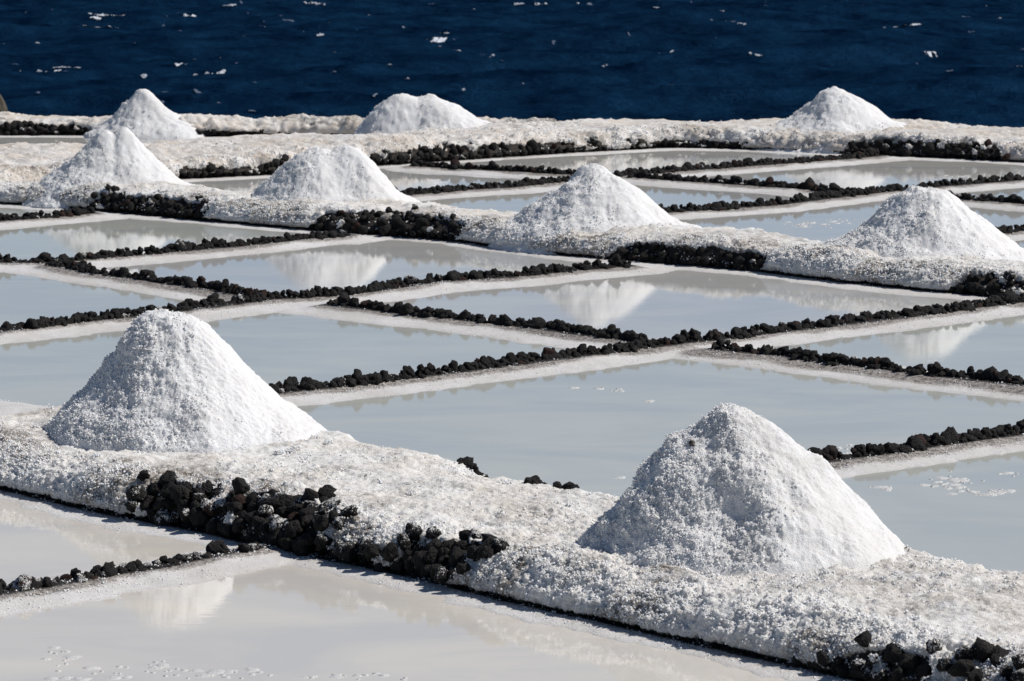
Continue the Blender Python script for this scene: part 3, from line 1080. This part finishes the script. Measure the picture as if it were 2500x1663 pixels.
    while s < ss[-1] - ss[0] and n_foot < 58:
        i = int(s / res_s)
        q = np.array((cx[i] + nx[i] * 0.03, cy[i] + ny[i] * 0.03))
        if in_view((q[0], q[1], 0.02), 30) and patch[i, :nf].max() < 0.3:
            stone(bank, org, (q[0], q[1], 0.012 + r.rand() * 0.02), 0.06 + 0.035 * r.rand(), r.rand() < 0.35, r)
            n_foot += 1
        s += {'near': 0.14, 'mid': 0.22, 'third': 0.35, 'far': 0.4}[key] * (0.6 + r.rand())
    print(key, 'patch stones', len(placed), 'grid', X.shape)
    return bank, org


bank_near = build_bank('near', 0.011, 0.0105, MAT_BANK, 1.0, 0.75)
bank_mid = build_bank('mid', 0.020, 0.018, MAT_BANK, 1.15, 0.9)
bank_third = build_bank('third', 0.040, 0.030, MAT_BANK_FAR, 1.6, 0.7)
bank_far = build_bank('far', 0.040, 0.030, MAT_BANK_FAR, 1.6, 0.7)

# ------------------------------------------------------------------ salt piles
# cones: (peak x, peak y in the photograph, left foot x, right foot x) ; yb = y of the foot line at the pile's middle
# every cone: peak point, then the fall of its left and right flank as (sideways, down) from the peak
PILES = [
    dict(bank='near', yb=1052, cones=[(405, 761, [(42, 5), (80, 38), (108, 80), (140, 123), (182, 171), (230, 224), (299, 294), (360, 350)],
                                       [(56, 8), (106, 37), (157, 85), (184, 111), (231, 159), (263, 191), (306, 236), (345, 264), (385, 290), (430, 330)])],
         front=0.95, res=0.0095, grain=1.0, k=0.03, sx=0.96, label='tallest bright white salt pile, on the near bank at left'),
    dict(bank='near', yb=1325, cones=[(1812, 1003, [(50, 5), (118, 45), (180, 82), (243, 130), (275, 183), (328, 246), (385, 316), (430, 350)],
                                       [(70, 13), (135, 68), (207, 130), (265, 188), (339, 257), (387, 305), (420, 335), (460, 375)])],
         front=0.92, res=0.0095, grain=1.0, gully=1.0, k=0.03, sx=0.94, label='big rough salt pile on the near bank at right, brown lump near its top'),
    dict(bank='mid', yb=445, cones=[(308, 316, [(20, 6), (50, 40), (100, 90), (200, 190)], [(21, 9), (64, 54), (106, 91), (159, 134), (190, 148), (240, 165)]),
                                    (263, 322, [(24, 7), (61, 47), (109, 84), (151, 110), (190, 138), (230, 160)], [(20, 9), (50, 50), (100, 100), (200, 190)])],
         front=0.82, res=0.019, grain=1.15, k=0.02, sx=0.9, label='leftmost middle row pile with a groove between its twin peaks'),
    dict(bank='mid', yb=480, cones=[(852, 358, [(30, 4), (60, 20), (110, 70), (200, 160)], [(30, 8), (72, 42), (98, 69), (135, 111), (165, 131), (210, 150)]),
                                    (765, 354, [(28, 11), (65, 42), (97, 64), (129, 90), (160, 122), (200, 145)], [(30, 5), (60, 22), (110, 70), (200, 160)])],
         front=0.78, res=0.019, grain=1.15, k=0.05, sx=0.9, label='broad middle row salt pile with a flat rounded top, second from left'),
    dict(bank='mid', yb=541, cones=[(1449, 399, [(24, 8), (50, 34), (93, 66), (146, 103), (186, 140), (230, 165)], [(29, 8), (66, 34), (114, 66), (151, 103), (194, 140), (225, 154), (270, 165)])],
         front=0.95, res=0.018, grain=1.15, k=0.03, label='pointed single-peaked salt pile of the middle row, in the picture centre right'),
    dict(bank='mid', yb=601, cones=[(2276, 456, [(48, 7), (74, 25), (122, 63), (175, 105), (228, 137), (260, 153), (300, 170)], [(37, 7), (74, 41), (133, 84), (170, 116), (212, 153), (250, 172)])],
         front=0.95, res=0.017, grain=1.15, k=0.03, label='rounded middle row salt pile at the right frame edge'),
    dict(bank='far', yb=292, cones=[(350, 219, [(21, 6), (42, 28), (64, 49), (85, 70), (108, 88), (150, 112)], [(21, 6), (42, 25), (69, 49), (90, 64), (115, 78), (160, 98)])],
         front=0.7, sx=0.93, res=0.026, grain=1.6, k=0.02, label='small pointed salt pile on the far bank, leftmost against the sea'),
    dict(bank='far', yb=302, cones=[(1055, 225, [(15, 4), (40, 16), (80, 55), (150, 110)], [(27, 12), (53, 28), (95, 54), (127, 70), (164, 81), (200, 90)]),
                                    (986, 233, [(32, 5), (64, 24), (90, 45), (109, 66), (130, 92)], [(30, 4), (50, 14), (90, 55), (150, 110)])],
         front=0.75, sx=0.92, res=0.026, grain=1.6, k=0.02, label='wide double-humped salt pile against the sea near the picture centre'),
    dict(bank='third', yb=311, cones=[(2035, 212, [(27, 12), (53, 36), (85, 63), (111, 84), (148, 104), (201, 134), (240, 150)], [(27, 10), (58, 31), (95, 52), (127, 76), (148, 88), (190, 102), (240, 115)])],
         front=0.95, res=0.026, grain=1.6, k=0.02, label='tall pointed salt pile against the sea at right'),
]
for n_, S_ in enumerate(PILES):
    B = BANKS[S_['bank']]
    h = B['h']
    xs = []
    zc = P(S_['cones'][0][0], S_['yb'], h)[1]
    sc_px = F_PX / (zc * CP + (CAM_H - h) * SP)
    cones = []
    for (px, py, lt, rt) in S_['cones']:
        v = -(py - 831.5) / F_PX
        zt = CAM_H + zc * (-SP + v * CP) / (CP + v * SP)
        lt, rt = [np.array([(1, 1)], float) * np.array((S_.get('sx', 1.0), 1.0)) * np.array([(0, 0)] + t_ + [(t_[-1][0] + 400, t_[-1][1] + 480)], float) / sc_px for t_ in (lt, rt)]
        cones.append(((px - 1250) / sc_px, zt - h, lt, rt))
    x0 = cones[0][0]
    R = max(np.interp(cones[0][1] + 0.05, c_[:, 1], c_[:, 0]) for cn in cones for c_ in cn[2:4]) + 0.4
    R = min(R, 1.75)
    res = S_['res']
    ax = np.arange(-R, R, res)
    U, V = np.meshgrid(ax, ax, indexing='ij')
    X, Y = U + x0, V + zc
    zp = np.full(X.shape, -9.0)
    for ci, (cxx, H, lt, rt) in enumerate(cones):
        dx, dy = X - cxx, Y - zc + (0.05 if ci else 0)
        dy = dy / S_['front']
        th = np.arctan2(dy, dx)
        rr = np.hypot(dx, dy) / (1 + 0.06 * np.abs(np.sin(th)) * fbm(np.cos(th) * 1.8 + n_ * 5, np.sin(th) * 1.8 + ci, seed=90 + n_, octaves=3))
        wr = smooth01(0.5 + 0.5 * np.cos(th))
        fall = np.interp(rr, rt[:, 0], rt[:, 1]) * wr + np.interp(rr, lt[:, 0], lt[:, 1]) * (1 - wr)
        fall = fall - 0.02 * np.exp(-(rr / 0.06) ** 2)
        zz = H - fall
        zp = zz if ci == 0 else smax(zp, zz, S_['k'])
    ker_ = np.exp(-0.5 * (np.arange(-8, 9) * res / max(0.03, res)) ** 2)
    ker_ /= ker_.sum()
    zpad = np.pad(zp, 8, 'edge')
    zpad = sum(w_ * zpad[i_:i_ + zp.shape[0]] for i_, w_ in enumerate(ker_))
    zp = sum(w_ * zpad[:, i_:i_ + zp.shape[1]] for i_, w_ in enumerate(ker_))
    zp = zp + h
    und = 0.07 * fbm(X * 2.3 + n_, Y * 2.3, zp * 1.5, seed=95, octaves=3)
    if S_.get('gully'):
        # slumped hollow on the front of this pile
        gx, gz = 1745, 1225
        q = P(gx, gz, 0.62)
        und = und - 0.10 * np.exp(-(((X - q[0]) / 0.20) ** 2 + ((zp - 0.62) / 0.15) ** 2)) * (Y < zc) - 0.04 * np.exp(-(((X - q[0] - 0.02) / 0.07) ** 2)) * (Y < zc) * smooth01((zp - 0.45) / 0.3) * smooth01((1.0 - zp) / 0.2)
    # rills running down the slope
    th = np.arctan2(Y - zc, X - x0)
    rr_ = np.hypot(X - x0, Y - zc)
    und = und + 0.010 * fbm(th * 4.5 + n_ * 3, rr_ * 1.6, seed=97, octaves=3) * smooth01(rr_ / 0.4)
    zp = zp + und
    hb = bank_height(S_['bank'], X, Y)
    hb = np.maximum(hb, 0.0)
    over = zp - hb
    Zs = smax(zp, hb - 0.045, 0.09) - 0.16 * smooth01((0.0 - over) / 0.16)
    co = np.stack([X, Y, Zs], -1)
    N = grid_normals(np.stack([X, Y, np.maximum(zp, hb - 0.2)], -1))
    g = S_['grain']
    lump = cells(X / (0.10 * g), Y / (0.10 * g), Zs / (0.10 * g), seed=171 + n_)
    clump = cells(X / (0.034 * g), Y / (0.034 * g), Zs / (0.034 * g), seed=172 + n_)
    tiny = vnoise(X / (0.014 * g), Y / (0.014 * g), Zs / (0.014 * g), seed=173)
    # the left side is coarser than the right
    side = smooth01(0.55 - 0.6 * N[..., 0])
    broken = np.clip(0.5 + 0.8 * fbm(X * 5, Y * 5, Zs * 5, seed=175 + n_, octaves=3), 0, 1)
    disp = (0.35 + 0.65 * side) * (0.022 * lump * broken + 0.015 * clump * (0.3 + broken) + 0.009 * tiny)
    disp += 0.040 * fbm(X * 5, Y * 5, Zs * 5, seed=176, octaves=6, gain=0.66) * (0.3 + 1.0 * side)
    N = N * smooth01((over + 0.08) / 0.12)[..., None]
    if n_ == 1:
        q2 = P(1686, 1072, 0.97)
        blot = np.exp(-((X - (q2[0] * zc / q2[1])) / 0.028) ** 2 - ((Zs - 0.97) / 0.028) ** 2) * (Y < zc + 0.1)
        disp = disp + 0.03 * blot
    else:
        blot = np.zeros(X.shape)
    co = co + N * disp[..., None]
    q = grid_quads(*X.shape)
    keep = (zp - hb).ravel()[q].max(1) > -0.09
    dirt = 0.03 + 0.22 * smooth01(fbm(X * 2, Y * 2, Zs * 2, seed=181, octaves=3) * 2 - 0.2) * (1 if n_ in (1,) else 0.5)
    me = mesh_from('salt_pile', co.reshape(-1, 3), q[keep], {'mud_shade': blot * 0.75, 'dirt': np.maximum(dirt, blot), 'cream': np.full(X.shape, 0.5 if n_ == 1 else 0.25)})
    me.transform(__import__('mathutils').Matrix.Translation((-x0, -zc, -h)))
    pile = link('salt_pile', me, MAT_SALT)
    pile.location = (x0, zc, h)
    tag(pile, S_['label'], 'salt pile', 'piles of harvested white salt on the banks')
    r = np.random.RandomState(500 + n_)
    NG = {'near': 16000, 'mid': 4500, 'third': 900, 'far': 700}[S_['bank']]
    wgt = (over > -0.03) * np.clip(side - 0.12, 0.01, 1) ** 2 * (0.1 + broken) ** 1.5 * (Y < zc + 0.5)
    cdf = np.cumsum(wgt.ravel().astype(float))
    pick = np.searchsorted(cdf, r.rand(NG) * cdf[-1])
    gs = {'near': (0.0035, 0.0095), 'mid': (0.005, 0.012), 'third': (0.007, 0.016), 'far': (0.007, 0.016)}[S_['bank']]
    pp = co.reshape(-1, 3)[pick] + r.normal(0, 0.004, (NG, 3))
    Ng = grid_normals(co)
    grains(pile, (x0, zc, h), pp, Ng.reshape(-1, 3)[pick], gs[0], gs[1], MAT_GRAIN, r)
    print('pile', n_, 'centre', round(x0, 2), round(zc, 2), 'H', [round(c[1], 2) for c in cones], 'R', round(R, 2))

# ------------------------------------------------------------------ loose crystals on the crust along the walls and bank feet
r = np.random.RandomState(909)
wgt = (GZ > -0.002) * (GZ < 0.075) * (GY > 18) * (GY < 48) * (np.abs(GX / np.maximum(GY, 1)) < 0.15) * (0.15 + GMUD_SHADE * 1.4 + 0.5 * smooth01(GZ / 0.01)) * np.clip(0.3 + 1.6 * fbm(GX * 5, GY * 5, seed=19, octaves=3), 0.05, 2)
for B in BANKS.values():                        # none under the banks
    d_, s_, a_ = curve_dist(GX, GY, B['curve'][::3])
    d_ = d_ * s_
    wgt = wgt * ~((d_ > 0.12) & (d_ < np.interp(a_, B['t'], B['w'])))
cell = np.maximum(GY, 1) ** 1.0
cdf = np.cumsum((wgt * cell).ravel())
pick = np.searchsorted(cdf, r.rand(15000) * cdf[-1])
base_ = np.stack([GX, GY, GZ], -1).reshape(-1, 3)[pick] + r.normal(0, 1, (15000, 3)) * np.array((0.02, 0.03, 0))
cl = grains(None, (0, 0, 0), base_, np.repeat([[0, 0, 1.0]], 15000, 0), 0.003, 0.009, MAT_GRAIN, r, 'salt_crystals')
tag(cl, 'loose white salt crystals scattered on the crust along the stone rows', 'salt crystals', kind='stuff')

# ------------------------------------------------------------------ salt flakes floating on the ponds
def flakes(name, spots, label, seed):
    r = np.random.RandomState(seed)
    fv, fq, base = [], [], 0
    for (cx_, cy_, wpx, hpx, n) in spots:
        for i in range(n):
            px, py = cx_ + r.normal() * wpx * 0.5, cy_ + r.normal() * hpx * 0.5
            p = P(px, py, 0.004)
            if ground_height(np.array([p[0]]), np.array([p[1]]), False)[0][0] > -0.004:
                continue
            rad = 0.008 + 0.035 * r.rand() ** 3
            k = 9
            th = np.linspace(0, 2 * math.pi, k, endpoint=False)
            rr = rad * (0.6 + 0.7 * r.rand(k))
            ring0 = np.stack([p[0] + 1.6 * rr * np.cos(th), p[1] + 1.3 * rr * np.sin(th), np.full(k, -0.002)], 1)
            ring1 = ring0 * 1.0
            ring1[:, 0] = p[0] + (ring0[:, 0] - p[0]) * 0.75
            ring1[:, 1] = p[1] + (ring0[:, 1] - p[1]) * 0.75
            ring1[:, 2] = 0.002 + 0.005 * r.rand(k)
            top = np.array([[p[0], p[1], 0.005]])
            fv.append(np.concatenate([ring0, ring1, top]))
            a = np.arange(k)
            b = (a + 1) % k
            fq.append(np.concatenate([np.stack([a, b, b + k], 1), np.stack([a, b + k, a + k], 1), np.stack([a + k, b + k, np.full(k, 2 * k)], 1)]) + base)
            base += 2 * k + 1
    me = mesh_from(name, np.concatenate(fv), np.concatenate(fq))
    tag(link(name, me, MAT_FLAKE), label, 'salt flakes', kind='stuff')


flakes('floating_salt_flakes', [(2330, 1175, 60, 18, 46), (2420, 1200, 70, 8, 26), (2160, 1190, 26, 6, 12), (2470, 1155, 20, 6, 5)], 'white salt clusters floating beside the nearest right pile', 5)
flakes('floating_salt_flakes', [(1400, 945, 12, 3, 3), (1468, 948, 10, 3, 3), (1505, 952, 18, 4, 6), (1585, 978, 10, 3, 3), (2110, 1095, 120, 12, 30), (1510, 1165, 10, 3, 2)], 'thin salt flecks on the large pond behind the near bank', 6)
flakes('floating_salt_flakes', [(135, 1610, 50, 34, 14), (300, 1640, 150, 14, 14), (560, 1645, 200, 14, 22), (860, 1650, 200, 10, 14), (150, 1655, 80, 6, 6), (390, 1625, 70, 14, 6)], 'salt flecks drifting along the lower frame edge in the front pond', 7)
flakes('floating_salt_flakes', [(1960, 548, 70, 8, 34), (2050, 540, 40, 6, 14)], 'salt flecks on the small pond left of the right middle pile', 8)
flakes('floating_salt_flakes', [(2345, 430, 26, 4, 14), (2400, 436, 20, 3, 8)], 'salt flecks on the far right pond under the skyline bank', 9)

# ------------------------------------------------------------------ brown rock of the coast at the left edge
bm = bmesh.new()
bmesh.ops.create_icosphere(bm, subdivisions=4, radius=1.0)
me = bpy.data.meshes.new('coast_rock')
bm.to_mesh(me)
bm.free()
co = np.empty(len(me.vertices) * 3)
me.vertices.foreach_get('co', co)
co = co.reshape(-1, 3)
co = co * (1 + 0.35 * fbm(co[:, 0] * 1.5, co[:, 1] * 1.5, co[:, 2] * 1.5, seed=33, octaves=4))[:, None] * np.array((0.7, 0.8, 1.5))
me.vertices.foreach_set('co', co.ravel().astype(np.float32))
me.update()
rk = link('coast_rock', me, MAT_ROCK)
q = P(-45, 300, 0.0)
rk.location = (q[0] - 0.35, 70.0, -0.9)
tag(rk, 'brown coast rock poking up behind the far bank at the left frame edge', 'rock')
print('stones total', NST[0])
